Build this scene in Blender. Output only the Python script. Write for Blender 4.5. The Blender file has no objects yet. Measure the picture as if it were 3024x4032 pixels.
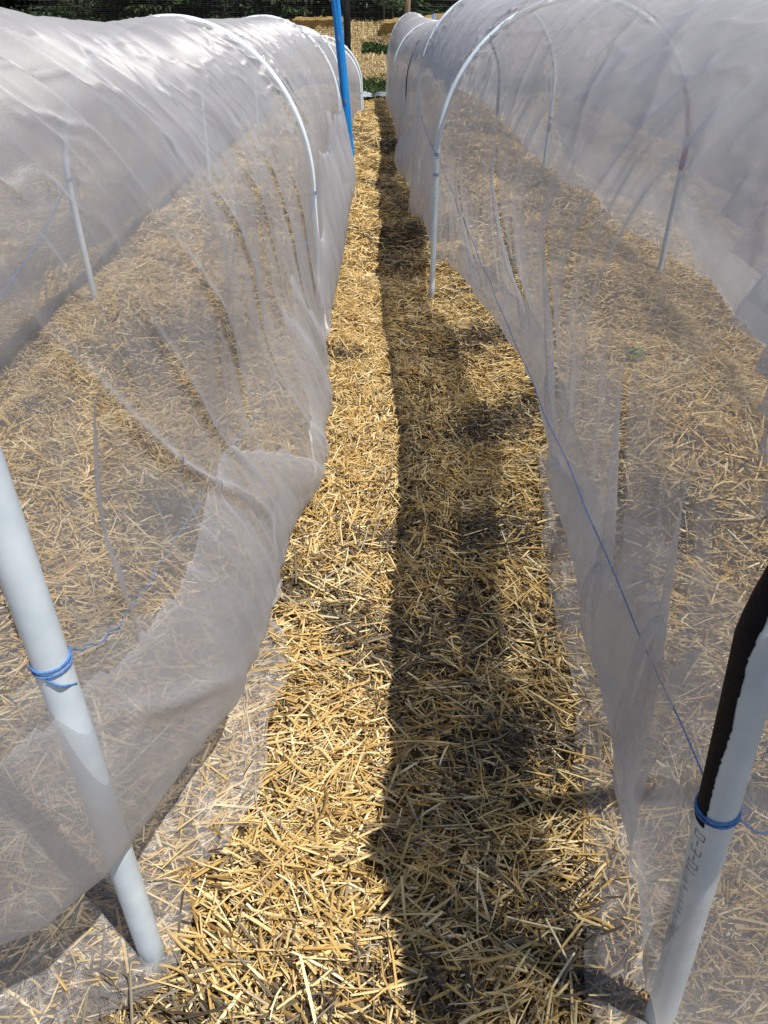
import bpy, math, random
import numpy as np
from mathutils import Vector, Matrix

# ------------------------------------------------------------------ camera
sc = bpy.context.scene
COL = sc.collection
PITCH = 35.9
cam_d = bpy.data.cameras.new('camera')
cam = bpy.data.objects.new('camera', cam_d)
COL.objects.link(cam)
cam.location = (0, 0, 1.4)
cam.rotation_euler = (math.radians(90 - PITCH), 0, 0)
cam_d.sensor_fit = 'VERTICAL'
cam_d.sensor_height = 24
cam_d.lens = 12 / math.tan(math.radians(34.7))
cam_d.clip_start = 0.02
cam_d.clip_end = 500
sc.camera = cam

# ------------------------------------------------------------------ world, sun, exposure
SUN_EL, SUN_AZ = 65.0, 126.0          # azimuth clockwise from +Y (towards +X)
w = bpy.data.worlds.new("World")
sc.world = w
w.use_nodes = True
nt = w.node_tree
bg = nt.nodes['Background']
sky = nt.nodes.new('ShaderNodeTexSky')
sky.sky_type = 'NISHITA'
sky.sun_disc = False
sky.sun_elevation = math.radians(SUN_EL)
sky.sun_rotation = math.radians(SUN_AZ)
sky.air_density = 1.0
sky.dust_density = 0.6
nt.links.new(sky.outputs[0], bg.inputs[0])
bg.inputs[1].default_value = 0.075
sun_d = bpy.data.lights.new('sun', 'SUN')
sun_d.energy = 4.6
sun_d.angle = math.radians(0.53)
sun_d.color = (1.0, 0.945, 0.86)
sun = bpy.data.objects.new('sun', sun_d)
COL.objects.link(sun)
_e, _a = math.radians(SUN_EL), math.radians(SUN_AZ)
_to = Vector((math.cos(_e) * math.sin(_a), math.cos(_e) * math.cos(_a), math.sin(_e)))
sun.rotation_euler = _to.to_track_quat('Z', 'Y').to_euler()
sun.location = _to * 20
sc.view_settings.view_transform = 'Standard'
sc.view_settings.look = 'None'
sc.view_settings.exposure = 0.52
sc.view_settings.gamma = 1
sc.render.engine = 'CYCLES'
sc.cycles.use_denoising = True
sc.cycles.max_bounces = 8
sc.cycles.diffuse_bounces = 4
sc.cycles.glossy_bounces = 3
sc.cycles.transmission_bounces = 5
sc.cycles.transparent_max_bounces = 24
sc.cycles.sample_clamp_indirect = 6

rng = np.random.default_rng(7)
random.seed(7)

# ------------------------------------------------------------------ helpers
def tag(o, label=None, cat=None, group=None, kind=None):
    if label: o['label'] = label
    if cat: o['category'] = cat
    if group: o['group'] = group
    if kind: o['kind'] = kind
    return o

def mesh_np(name, V, F4, mat, parent=None, smooth=True, col=None, F3=None, weave=None):
    """numpy verts (n,3), quads (m,4) and triangles -> one linked mesh object"""
    V = np.ascontiguousarray(V, dtype=np.float32)
    me = bpy.data.meshes.new(name)
    me.vertices.add(len(V))
    me.vertices.foreach_set('co', V.ravel())
    n4 = 0 if F4 is None else len(F4)
    n3 = 0 if F3 is None else len(F3)
    loops = []
    starts = []
    if n4:
        loops.append(np.asarray(F4, dtype=np.int32).ravel())
        starts.append(np.arange(n4, dtype=np.int32) * 4)
    if n3:
        loops.append(np.asarray(F3, dtype=np.int32).ravel())
        starts.append(n4 * 4 + np.arange(n3, dtype=np.int32) * 3)
    loops = np.concatenate(loops)
    starts = np.concatenate(starts)
    me.loops.add(len(loops))
    me.loops.foreach_set('vertex_index', loops)
    me.polygons.add(len(starts))
    me.polygons.foreach_set('loop_start', starts)
    me.update(calc_edges=True)
    me.polygons.foreach_set('use_smooth', np.full(len(starts), bool(smooth)))
    if col is not None:
        a = me.color_attributes.new('Col', 'FLOAT_COLOR', 'POINT')
        c = np.ones((len(V), 4), dtype=np.float32)
        c[:, :3] = col
        a.data.foreach_set('color', c.ravel())
    if weave is not None:
        a = me.attributes.new('Weave', 'FLOAT_VECTOR', 'POINT')
        c = np.zeros((len(V), 3), dtype=np.float32); c[:, :2] = weave
        a.data.foreach_set('vector', c.ravel())
    if mat: me.materials.append(mat)
    o = bpy.data.objects.new(name, me)
    COL.objects.link(o)
    if parent: o.parent = parent
    return o

def grid_faces(nu, nv, closed_v=False):
    i = np.arange(nu - 1)[:, None]
    j = np.arange(nv if closed_v else nv - 1)[None, :]
    j2 = (j + 1) % nv
    a = i * nv + j; b = (i + 1) * nv + j; c = (i + 1) * nv + j2; d = i * nv + j2
    return np.stack([a, b, c, d], -1).reshape(-1, 4)

def smooth(x):
    x = np.clip(x, 0, 1)
    return x * x * (3 - 2 * x)

def _hash(ix, iy, seed):
    n = (ix.astype(np.int64) * 374761393 + iy.astype(np.int64) * 668265263 + seed * 2147483647) & 0xFFFFFFFF
    n = ((n ^ (n >> 13)) * 1274126177) & 0xFFFFFFFF
    n = n ^ (n >> 16)
    return (n & 0xFFFFFF).astype(np.float64) / float(0xFFFFFF)

def vnoise(x, y, seed=0):
    """value noise, -1..1"""
    x = np.asarray(x, dtype=np.float64); y = np.asarray(y, dtype=np.float64)
    x, y = np.broadcast_arrays(x, y)
    ix = np.floor(x); iy = np.floor(y)
    fx = x - ix; fy = y - iy
    fx = fx * fx * fx * (fx * (fx * 6 - 15) + 10); fy = fy * fy * fy * (fy * (fy * 6 - 15) + 10)
    a = _hash(ix, iy, seed); b = _hash(ix + 1, iy, seed)
    c = _hash(ix, iy + 1, seed); d = _hash(ix + 1, iy + 1, seed)
    return ((a * (1 - fx) + b * fx) * (1 - fy) + (c * (1 - fx) + d * fx) * fy) * 2 - 1

def fbm(x, y, seed=0, oct=3):
    s = 0; a = 1; t = 0
    for k in range(oct):
        s = s + a * vnoise(x * 2 ** k, y * 2 ** k, seed + k * 17); t += a; a *= .5
    return s / t

def tube_np(pts, r, n=10, cap=True):
    """tube round a polyline; r scalar or per point. returns V, F4, F3"""
    P = np.asarray(pts, dtype=np.float64)
    m = len(P)
    R = np.full(m, float(r)) if np.isscalar(r) else np.asarray(r, dtype=np.float64)
    T = np.gradient(P, axis=0)
    T /= np.linalg.norm(T, axis=1)[:, None] + 1e-12
    up = np.array([0, 0, 1.0]) if abs(T[0, 2]) < .9 else np.array([0, 1.0, 0])
    A = np.zeros_like(P)
    a = np.cross(T[0], up); a /= np.linalg.norm(a)
    for i in range(m):
        a = a - T[i] * np.dot(a, T[i]); a /= np.linalg.norm(a) + 1e-12
        A[i] = a
    B = np.cross(T, A)
    th = np.linspace(0, 2 * np.pi, n, endpoint=False)
    V = P[:, None, :] + R[:, None, None] * (np.cos(th)[None, :, None] * A[:, None, :] + np.sin(th)[None, :, None] * B[:, None, :])
    V = V.reshape(-1, 3)
    F = grid_faces(m, n, True)
    F3 = None
    if cap:
        V = np.vstack([V, P[:1], P[-1:]])
        k = np.arange(n); k2 = (k + 1) % n
        F3 = np.vstack([np.stack([k, k2, np.full(n, m * n)], 1),
                        np.stack([(m - 1) * n + k2, (m - 1) * n + k, np.full(n, m * n + 1)], 1)])
    return V, F, F3

def tube(name, pts, r, mat, parent=None, n=10):
    V, F, F3 = tube_np(pts, r, n)
    return mesh_np(name, V, F, mat, parent, True, None, F3)

class MB:
    """collects pieces into ONE mesh"""
    def __init__(s): s.V = []; s.F = []; s.F3 = []; s.n = 0
    def add(s, V, F=None, F3=None):
        s.V.append(np.asarray(V, dtype=np.float64))
        if F is not None and len(F): s.F.append(np.asarray(F) + s.n)
        if F3 is not None and len(F3): s.F3.append(np.asarray(F3) + s.n)
        s.n += len(V)
    def tube(s, pts, r, n=6, cap=True): s.add(*tube_np(pts, r, n, cap))
    def build(s, name, mat, parent=None, smooth=True, col=None):
        return mesh_np(name, np.vstack(s.V), np.vstack(s.F) if s.F else None, mat, parent, smooth, col,
                       np.vstack(s.F3) if s.F3 else None)

def catmull(pts, n=12):
    P = np.asarray(pts, dtype=np.float64)
    P = np.vstack([2 * P[0] - P[1], P, 2 * P[-1] - P[-2]])
    out = []
    for i in range(1, len(P) - 2):
        t = np.linspace(0, 1, n, endpoint=False)[:, None]
        p0, p1, p2, p3 = P[i - 1], P[i], P[i + 1], P[i + 2]
        out.append(.5 * ((2 * p1) + (-p0 + p2) * t + (2 * p0 - 5 * p1 + 4 * p2 - p3) * t ** 2 + (-p0 + 3 * p1 - 3 * p2 + p3) * t ** 3))
    out.append(P[-2][None])
    return np.vstack(out)

# ------------------------------------------------------------------ materials
def newmat(name):
    m = bpy.data.materials.new(name); m.use_nodes = True
    nt = m.node_tree
    for n in list(nt.nodes): nt.nodes.remove(n)
    out = nt.nodes.new('ShaderNodeOutputMaterial')
    return m, nt, out

def N(nt, typ, **kw):
    n = nt.nodes.new(typ)
    for k, v in kw.items(): setattr(n, k, v)
    return n

def ramp(nt, stops):
    r = N(nt, 'ShaderNodeValToRGB')
    e = r.color_ramp.elements
    while len(e) < len(stops): e.new(.5)
    for i, (p, c) in enumerate(stops):
        e[i].position = p
        e[i].color = (c[0], c[1], c[2], 1)
    return r

def noise(nt, scale, detail=4, rough=.55, coord='Object'):
    tc = N(nt, 'ShaderNodeTexCoord')
    n = N(nt, 'ShaderNodeTexNoise')
    n.inputs['Scale'].default_value = scale
    n.inputs['Detail'].default_value = detail
    n.inputs['Roughness'].default_value = rough
    nt.links.new(tc.outputs[coord], n.inputs['Vector'])
    return n

def noisy_mat(name, stops, scale, rough=.7, bump=.2, bscale=None, spec=.3, stretch=None):
    m, nt, out = newmat(name)
    b = N(nt, 'ShaderNodeBsdfPrincipled')
    n = noise(nt, scale)
    if stretch:
        mp = N(nt, 'ShaderNodeMapping'); mp.inputs['Scale'].default_value = stretch
        tc = N(nt, 'ShaderNodeTexCoord')
        nt.links.new(tc.outputs['Object'], mp.inputs[0]); nt.links.new(mp.outputs[0], n.inputs['Vector'])
    r = ramp(nt, stops)
    nt.links.new(n.outputs['Fac'], r.inputs[0])
    nt.links.new(r.outputs[0], b.inputs['Base Color'])
    b.inputs['Roughness'].default_value = rough
    b.inputs['Specular IOR Level'].default_value = spec
    n2 = noise(nt, bscale or scale * 3)
    bp = N(nt, 'ShaderNodeBump'); bp.inputs['Strength'].default_value = bump
    bp.inputs['Distance'].default_value = .01
    nt.links.new(n2.outputs['Fac'], bp.inputs['Height'])
    nt.links.new(bp.outputs[0], b.inputs['Normal'])
    nt.links.new(b.outputs[0], out.inputs[0])
    return m

def col_mat(name, rough=.5, spec=.35, transl=.25):
    """per-piece colour from the mesh (each straw or leaf its own dye lot)"""
    m, nt, out = newmat(name)
    a = N(nt, 'ShaderNodeAttribute', attribute_name='Col')
    b = N(nt, 'ShaderNodeBsdfPrincipled')
    b.inputs['Roughness'].default_value = rough
    b.inputs['Specular IOR Level'].default_value = spec
    nt.links.new(a.outputs['Color'], b.inputs['Base Color'])
    t = N(nt, 'ShaderNodeBsdfTranslucent')
    nt.links.new(a.outputs['Color'], t.inputs[0])
    mx = N(nt, 'ShaderNodeMixShader'); mx.inputs[0].default_value = transl
    nt.links.new(b.outputs[0], mx.inputs[1]); nt.links.new(t.outputs[0], mx.inputs[2])
    nt.links.new(mx.outputs[0], out.inputs[0])
    return m

def net_mat(name, a0=.225, tint=(.53, .535, .57), gloss=.185):
    """sheer insect mesh: threads cover more of the view at a slant, so cover = 1-(1-a0)^(1/cos)"""
    m, nt, out = newmat(name)
    L = nt.links
    geo = N(nt, 'ShaderNodeNewGeometry')
    dot = N(nt, 'ShaderNodeVectorMath', operation='DOT_PRODUCT')
    L.new(geo.outputs['Normal'], dot.inputs[0]); L.new(geo.outputs['Incoming'], dot.inputs[1])
    ab = N(nt, 'ShaderNodeMath', operation='ABSOLUTE'); L.new(dot.outputs['Value'], ab.inputs[0])
    mxm = N(nt, 'ShaderNodeMath', operation='MAXIMUM'); L.new(ab.outputs[0], mxm.inputs[0]); mxm.inputs[1].default_value = .13
    inv = N(nt, 'ShaderNodeMath', operation='DIVIDE'); inv.inputs[0].default_value = 1; L.new(mxm.outputs[0], inv.inputs[1])
    pw = N(nt, 'ShaderNodeMath', operation='POWER'); pw.inputs[0].default_value = 1 - a0; L.new(inv.outputs[0], pw.inputs[1])
    op = N(nt, 'ShaderNodeMath', operation='SUBTRACT'); op.inputs[0].default_value = 1; L.new(pw.outputs[0], op.inputs[1])
    # the weave: fine square mesh, slightly uneven cover
    wa = N(nt, 'ShaderNodeAttribute', attribute_name='Weave')
    sx = N(nt, 'ShaderNodeSeparateXYZ'); L.new(wa.outputs['Vector'], sx.inputs[0])
    sn = []
    for k in (0, 1):
        mu = N(nt, 'ShaderNodeMath', operation='MULTIPLY'); mu.inputs[1].default_value = 2 * math.pi / .0021
        L.new(sx.outputs[k], mu.inputs[0])
        si = N(nt, 'ShaderNodeMath', operation='SINE'); L.new(mu.outputs[0], si.inputs[0]); sn.append(si)
    wm = N(nt, 'ShaderNodeMath', operation='MAXIMUM'); L.new(sn[0].outputs[0], wm.inputs[0]); L.new(sn[1].outputs[0], wm.inputs[1])
    ws = N(nt, 'ShaderNodeMath', operation='MULTIPLY_ADD'); L.new(wm.outputs[0], ws.inputs[0]); ws.inputs[1].default_value = .22; ws.inputs[2].default_value = .92
    op2 = N(nt, 'ShaderNodeMath', operation='MULTIPLY'); op2.use_clamp = True
    L.new(op.outputs[0], op2.inputs[0]); L.new(ws.outputs[0], op2.inputs[1])
    op = op2
    # cloth
    nz = noise(nt, 3.0, 3)
    rp = ramp(nt, [(.35, [c * .92 for c in tint]), (.65, [c * 1.06 for c in tint])])
    L.new(nz.outputs['Fac'], rp.inputs[0])
    fine = noise(nt, 420.0, 2)
    bp = N(nt, 'ShaderNodeBump'); bp.inputs['Strength'].default_value = .55; bp.inputs['Distance'].default_value = .0012
    L.new(fine.outputs['Fac'], bp.inputs['Height'])
    d = N(nt, 'ShaderNodeBsdfDiffuse'); L.new(rp.outputs[0], d.inputs[0])
    t = N(nt, 'ShaderNodeBsdfTranslucent'); L.new(rp.outputs[0], t.inputs[0])
    g = N(nt, 'ShaderNodeBsdfGlossy'); g.inputs['Roughness'].default_value = .28; g.inputs['Anisotropy'].default_value = -.72
    tg = N(nt, 'ShaderNodeCombineXYZ'); tg.inputs[1].default_value = 1.0
    L.new(tg.outputs[0], g.inputs['Tangent'])
    g.inputs[0].default_value = (.9, .9, .92, 1)
    L.new(bp.outputs[0], g.inputs['Normal'])
    m1 = N(nt, 'ShaderNodeMixShader'); m1.inputs[0].default_value = .5
    L.new(d.outputs[0], m1.inputs[1]); L.new(t.outputs[0], m1.inputs[2])
    m2 = N(nt, 'ShaderNodeMixShader'); m2.inputs[0].default_value = gloss
    L.new(m1.outputs[0], m2.inputs[1]); L.new(g.outputs[0], m2.inputs[2])
    tr = N(nt, 'ShaderNodeBsdfTransparent')
    m3 = N(nt, 'ShaderNodeMixShader')
    L.new(op.outputs[0], m3.inputs[0]); L.new(tr.outputs[0], m3.inputs[1]); L.new(m2.outputs[0], m3.inputs[2])
    L.new(m3.outputs[0], out.inputs[0])
    return m

M_straw = col_mat('straw', .42, .4, .18)
M_leaf = col_mat('leaf', .5, .35, .2)
M_net = net_mat('insect_mesh')
M_net_dense = net_mat('insect_mesh_doubled', .46)  # denser mesh for crown layers added to shade the path bank
M_net_flat = net_mat('insect_mesh_on_ground', .25, gloss=.09)
M_soil = noisy_mat('soil', [(.3, (.055, .036, .018)), (.7, (.16, .11, .05))], 35, .9, .6)
M_field = noisy_mat('straw_field', [(.25, (.22, .16, .08)), (.5, (.40, .31, .17)), (.75, (.55, .45, .27))], 9, .8, .8, 60)
M_pipe = noisy_mat('white_pipe', [(.3, (.50, .59, .67)), (.7, (.66, .73, .79))], 14, .35, .03, 200, .5)
M_pipe_dark = noisy_mat('dark_pipe', [(.3, (.025, .028, .05)), (.7, (.05, .053, .08))], 14, .4, .05)
M_twine = noisy_mat('blue_twine', [(.3, (.05, .15, .40)), (.7, (.10, .24, .56))], 160, .45, .5, 500)
M_twine_pale = noisy_mat('faded_twine', [(.3, (.10, .17, .42)), (.7, (.16, .25, .55))], 160, .5, .5, 500)
M_red = noisy_mat('red_tape', [(.38, (.50, .04, .05)), (.5, (.10, .03, .03)), (.62, (.60, .07, .08))], 30, .4, .3)
M_grey = noisy_mat('grey_tape', [(.3, (.14, .15, .18)), (.7, (.22, .24, .28))], 60, .4, .2)
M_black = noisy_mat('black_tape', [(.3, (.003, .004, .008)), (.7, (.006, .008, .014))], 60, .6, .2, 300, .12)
M_blue = None
M_wood = noisy_mat('weathered_wood', [(.3, (.20, .14, .09)), (.7, (.42, .33, .24))], 6, .8, .5, 20, .2, (6, 6, .6))
M_bark = noisy_mat('bark', [(.3, (.05, .038, .028)), (.7, (.13, .10, .08))], 8, .9, .6)
M_stake = noisy_mat('galvanised_stake', [(.3, (.12, .13, .12)), (.7, (.22, .23, .22))], 8, .5, .2)
M_blackpost = noisy_mat('black_post', [(.3, (.012, .012, .013)), (.7, (.03, .03, .032))], 8, .6, .2)
M_meshfence = noisy_mat('black_mesh', [(.3, (.012, .012, .012)), (.7, (.025, .025, .025))], 8, .6, .1)
M_wire = noisy_mat('wire', [(.3, (.07, .075, .075)), (.7, (.12, .125, .125))], 8, .5, .1)
M_purple = noisy_mat('purple_plastic', [(.3, (.26, .14, .45)), (.7, (.34, .20, .55))], 20, .4, .05)
M_sheet = noisy_mat('pale_plastic', [(.3, (.20, .25, .28)), (.7, (.38, .43, .46))], 9, .3, .4, 25)
M_bale = noisy_mat('baled_straw', [(.3, (.16, .10, .03)), (.5, (.28, .19, .07)), (.7, (.42, .31, .13))], 22, .8, .8, 60, .2, (1, 1, 3))

M_leafgreen = noisy_mat('green_leaf', [(.3, (.05, .12, .03)), (.7, (.09, .19, .05))], 40, .5, .2)

def blue_paint():
    m, nt, out = newmat('blue_paint')
    L = nt.links
    b = N(nt, 'ShaderNodeBsdfPrincipled')
    tc = N(nt, 'ShaderNodeTexCoord')
    mp = N(nt, 'ShaderNodeMapping'); mp.inputs['Scale'].default_value = (38, 38, 1.1)
    L.new(tc.outputs['Object'], mp.inputs[0])
    n1 = N(nt, 'ShaderNodeTexNoise'); n1.inputs['Scale'].default_value = 1; n1.inputs['Detail'].default_value = 3
    L.new(mp.outputs[0], n1.inputs['Vector'])
    r1 = ramp(nt, [(.3, (.0, .13, .42)), (.55, (.002, .21, .60)), (.8, (.01, .30, .72))])
    L.new(n1.outputs['Fac'], r1.inputs[0])
    mp2 = N(nt, 'ShaderNodeMapping'); mp2.inputs['Scale'].default_value = (26, 26, 7)
    L.new(tc.outputs['Object'], mp2.inputs[0])
    n2 = N(nt, 'ShaderNodeTexNoise'); n2.inputs['Scale'].default_value = 1; n2.inputs['Detail'].default_value = 4
    L.new(mp2.outputs[0], n2.inputs['Vector'])
    r2 = ramp(nt, [(.68, (0, 0, 0)), (.70, (1, 1, 1))])
    L.new(n2.outputs['Fac'], r2.inputs[0])
    mx = N(nt, 'ShaderNodeMix', data_type='RGBA')
    L.new(r2.outputs[0], mx.inputs[0]); L.new(r1.outputs[0], mx.inputs[6])
    mx.inputs[7].default_value = (.14, .13, .11, 1)
    L.new(mx.outputs[2], b.inputs['Base Color'])
    b.inputs['Roughness'].default_value = .5
    bp = N(nt, 'ShaderNodeBump'); bp.inputs['Strength'].default_value = .5; bp.inputs['Distance'].default_value = .004
    L.new(n1.outputs['Fac'], bp.inputs['Height']); L.new(bp.outputs[0], b.inputs['Normal'])
    L.new(b.outputs[0], out.inputs[0])
    return m
M_blue = blue_paint()

# ------------------------------------------------------------------ terrain
def terr(x, y):
    """height of the ground under the straw"""
    x = np.asarray(x, dtype=np.float64); y = np.asarray(y, dtype=np.float64)
    z = -.022 * np.clip(y - 4, 0, 9.5)
    z = z + .098 * np.clip(y - 14.9, 0, 6.6) + .01 * np.clip(y - 21.5, 0, 60)
    return z

def straw_h(x, y):
    """top of the straw layer"""
    near = smooth((15 - y) / 2)
    z = terr(x, y)
    # banks along the beds, a hollow trodden path in the middle
    bank = .11 * smooth((x - .16) / .5) + .05 * smooth((-x - .28) / .4) - .035 * np.exp(-((x - .08) / .16) ** 2) + .02 * smooth((-x + .02) / .2)
    bed = .135 * smooth((x - .55) / .25) * smooth((1.42 - x) / .25) + .12 * smooth((-x - .42) / .25) * smooth((1.45 + x) / .22)
    bank = bank + bed * smooth((y - .6) / .9) * (1 + .5 * fbm(x * 2.1, y * 1.5, 44, 2))
    bank = bank * np.where(x > 0, .12 + .88 * smooth((y - .45) / .8), 1)
    bank = bank - .05 * smooth((x - 1.35) / .3) - .05 * smooth((-x - 1.42) / .4)
    lump = .066 * fbm(x * 2.3, y * 1.7, 3, 3) + .016 * fbm(x * 9, y * 8, 8, 2)
    lump = lump + .05 * np.maximum(0, fbm(x * 3.1 + 2, y * 2.4, 33, 2)) + .012 * fbm(x * 22, y * 20, 35, 2)
    lump = lump + .03 * np.maximum(0, vnoise(x * 1.3 + 4, y * 1.9, 21)) * smooth((x - .05) / .3)
    return z + (bank + lump) * near

def zs(x, y): return float(straw_h(np.array([x]), np.array([y]))[0])

xs = np.concatenate([np.linspace(-60, -4, 30), np.arange(-3.9, 4, .06), np.linspace(4.1, 60, 30)])
ys = np.concatenate([np.linspace(-30, 0, 10), np.arange(.1, 15, .06), np.linspace(15.2, 30, 60), np.linspace(32, 240, 24)])
X, Y = np.meshgrid(xs, ys, indexing='ij')
Z = np.where((np.abs(X) < 4.2) & (Y < 15.1) & (Y > 0), straw_h(X, Y) - .03, terr(X, Y) - .02)
tag(mesh_np('ground', np.stack([X, Y, Z], -1).reshape(-1, 3), grid_faces(len(xs), len(ys)), M_soil), kind='structure')

# pale straw-covered field rising behind the rows
xs = np.linspace(-2.4, 4.6, 70); ys = np.linspace(15.3, 22.6, 60)
X, Y = np.meshgrid(xs, ys, indexing='ij')
Z = terr(X, Y) + .03 + .05 * fbm(X * .8, Y * 1.1, 5, 3)
tag(mesh_np('straw_covered_field', np.stack([X, Y, Z], -1).reshape(-1, 3), grid_faces(70, 60), M_field), kind='structure')

# ------------------------------------------------------------------ loose straw
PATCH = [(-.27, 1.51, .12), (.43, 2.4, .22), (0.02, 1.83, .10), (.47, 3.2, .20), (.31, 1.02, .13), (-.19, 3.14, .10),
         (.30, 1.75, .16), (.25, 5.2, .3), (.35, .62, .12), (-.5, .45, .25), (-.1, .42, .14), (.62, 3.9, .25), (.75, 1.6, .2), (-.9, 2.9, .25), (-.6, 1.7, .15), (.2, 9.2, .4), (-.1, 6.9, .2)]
def straw_cloud(n, x0, x1, y0, y1, lmin, lmax, wmin, wmax, depth, seg, vee, seed, up=.30):
    r = np.random.default_rng(seed)
    x = r.uniform(x0, x1, n); y = r.uniform(y0, y1, n)
    ln = lmin + (lmax - lmin) * r.beta(1.4, 2.6, n)
    wd = r.uniform(wmin, wmax, n) * .5
    flow = fbm(x * 1.6, y * 1.6, 40, 2) * 2.2
    az = r.uniform(0, np.pi * 2, n)
    k = r.random(n) < .45
    az[k] = (flow[k] + r.normal(0, .55, k.sum()))
    tilt = r.normal(0, up, n)
    stick = r.random(n) < .03
    tilt[stick] += r.uniform(.2, .75, stick.sum())
    lvl = r.random(n)
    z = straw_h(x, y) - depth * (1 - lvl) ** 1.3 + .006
    d = np.stack([np.cos(az) * np.cos(tilt), np.sin(az) * np.cos(tilt), np.sin(tilt)], 1)
    side = np.stack([-np.sin(az), np.cos(az), np.zeros(n)], 1)
    upv = np.cross(d, side); upv *= np.sign(upv[:, 2:3] + 1e-9)
    roll = r.normal(0, .7, n)
    s2 = side * np.cos(roll)[:, None] + upv * np.sin(roll)[:, None]
    u2 = -side * np.sin(roll)[:, None] + upv * np.cos(roll)[:, None]
    bend = r.normal(0, .042, n) * ln
    kink = r.random(n) < .14
    bend[kink] *= 3
    bdir = side * r.normal(0, 1, n)[:, None] + upv * r.normal(0, .5, n)[:, None]
    t = np.linspace(-.5, .5, seg + 1)
    C = np.stack([x, y, z], 1)[:, None, :] + d[:, None, :] * (ln[:, None] * t[None, :])[..., None]
    C = C + bdir[:, None, :] * (bend[:, None] * (1 - 4 * t[None, :] ** 2))[..., None]
    wt = wd[:, None] * (1 - .25 * np.abs(t[None, :] * 2) ** 3)
    if vee:
        V = np.stack([C - s2[:, None] * wt[..., None], C + u2[:, None] * (wt * .75)[..., None], C + s2[:, None] * wt[..., None]], 2)
        nv = 3
    else:
        V = np.stack([C - s2[:, None] * wt[..., None], C + s2[:, None] * wt[..., None]], 2)
        nv = 2
    V = V.reshape(-1, 3)
    per = (seg + 1) * nv
    q = grid_faces(seg + 1, nv)
    F = (q[None] + (np.arange(n) * per)[:, None, None]).reshape(-1, 4)
    # colours: gold, pale, tan, brown, grey
    pal = np.array([(.64, .45, .17), (.76, .60, .30), (.54, .35, .12), (.31, .19, .07), (.38, .31, .20), (.84, .73, .46)])
    u = r.random(n)
    idx = np.searchsorted(np.cumsum([.32, .24, .19, .10, .06, .09]), u).clip(0, 5)
    c = pal[idx]
    old_shade = np.zeros(n)  # chance of dark straw: old clumps, plus shade painted right of centre
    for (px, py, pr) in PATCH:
        old_shade = np.maximum(old_shade, np.exp(-(((x - px) / pr) ** 2 + ((y - py) / (pr * .8)) ** 2)))
    old_shade = np.maximum(old_shade, np.clip(fbm(x * 2.2, y * 2.2, 60, 3) * 1.6 - .35, 0, .8))
    old_shade = np.maximum(old_shade, .34 * np.exp(-((x - .16 - .06 * fbm(y * 1.3, y * 0, 77, 2)) / .13) ** 2))  # browner straw band, standing in for the net's shade on the path
    old_shade = np.maximum(old_shade, .25 * (lvl < .35))
    o = r.random(n) < old_shade * .92
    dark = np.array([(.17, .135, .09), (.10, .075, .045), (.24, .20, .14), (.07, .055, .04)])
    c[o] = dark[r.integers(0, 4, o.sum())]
    c = c * r.uniform(.78, 1.12, n)[:, None]
    c = np.repeat(c, per, axis=0)
    return V, F, c
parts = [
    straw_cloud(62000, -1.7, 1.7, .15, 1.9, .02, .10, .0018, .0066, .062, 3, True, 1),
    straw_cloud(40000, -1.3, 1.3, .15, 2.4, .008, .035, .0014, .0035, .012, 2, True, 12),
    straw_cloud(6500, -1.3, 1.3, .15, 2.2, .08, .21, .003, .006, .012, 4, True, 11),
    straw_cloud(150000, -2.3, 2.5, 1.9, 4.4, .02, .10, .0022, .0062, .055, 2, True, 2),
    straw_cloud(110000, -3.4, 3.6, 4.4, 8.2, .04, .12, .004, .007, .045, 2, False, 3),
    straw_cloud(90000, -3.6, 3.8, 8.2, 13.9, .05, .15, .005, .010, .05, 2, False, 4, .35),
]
MBs = MB(); cs = []
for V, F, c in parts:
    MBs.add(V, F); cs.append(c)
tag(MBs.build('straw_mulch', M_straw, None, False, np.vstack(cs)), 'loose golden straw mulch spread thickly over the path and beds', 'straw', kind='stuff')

# ------------------------------------------------------------------ seedlings in the beds
def seedling(x, y, sc_, seed, label):
    r = np.random.default_rng(seed)
    root = bpy.data.objects.new('seedling', None); COL.objects.link(root); root.location = (x, y, zs(x, y))
    tube('stem', [(0, 0, -.03), (.004, 0, .03 * sc_), (.0, .004, .06 * sc_)], .0025, M_leafgreen, root, 6)
    for k in range(6):
        az = k * 2.4 + r.uniform(-.3, .3); L_ = sc_ * r.uniform(.05, .09)
        t = np.linspace(0, 1, 9)
        c = np.stack([np.cos(az) * L_ * t, np.sin(az) * L_ * t, .05 * sc_ + L_ * (.5 * t - .7 * t ** 2) + .005 * k], 1)
        w_ = L_ * .32 * np.sin(np.pi * np.clip(t, .04, 1)) ** .7
        sd = np.array([-np.sin(az), np.cos(az), 0])
        V = np.stack([c - sd * w_[:, None] + [0, 0, .006], c, c + sd * w_[:, None] + [0, 0, .006]], 1).reshape(-1, 3)
        mesh_np('leaf', V, grid_faces(9, 3), M_leafgreen, root)
    tag(root, label, 'seedling')
seedling(.88, 2.44, .55, 1, 'small green plant in the straw under the net with the red taped hoop')

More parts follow.
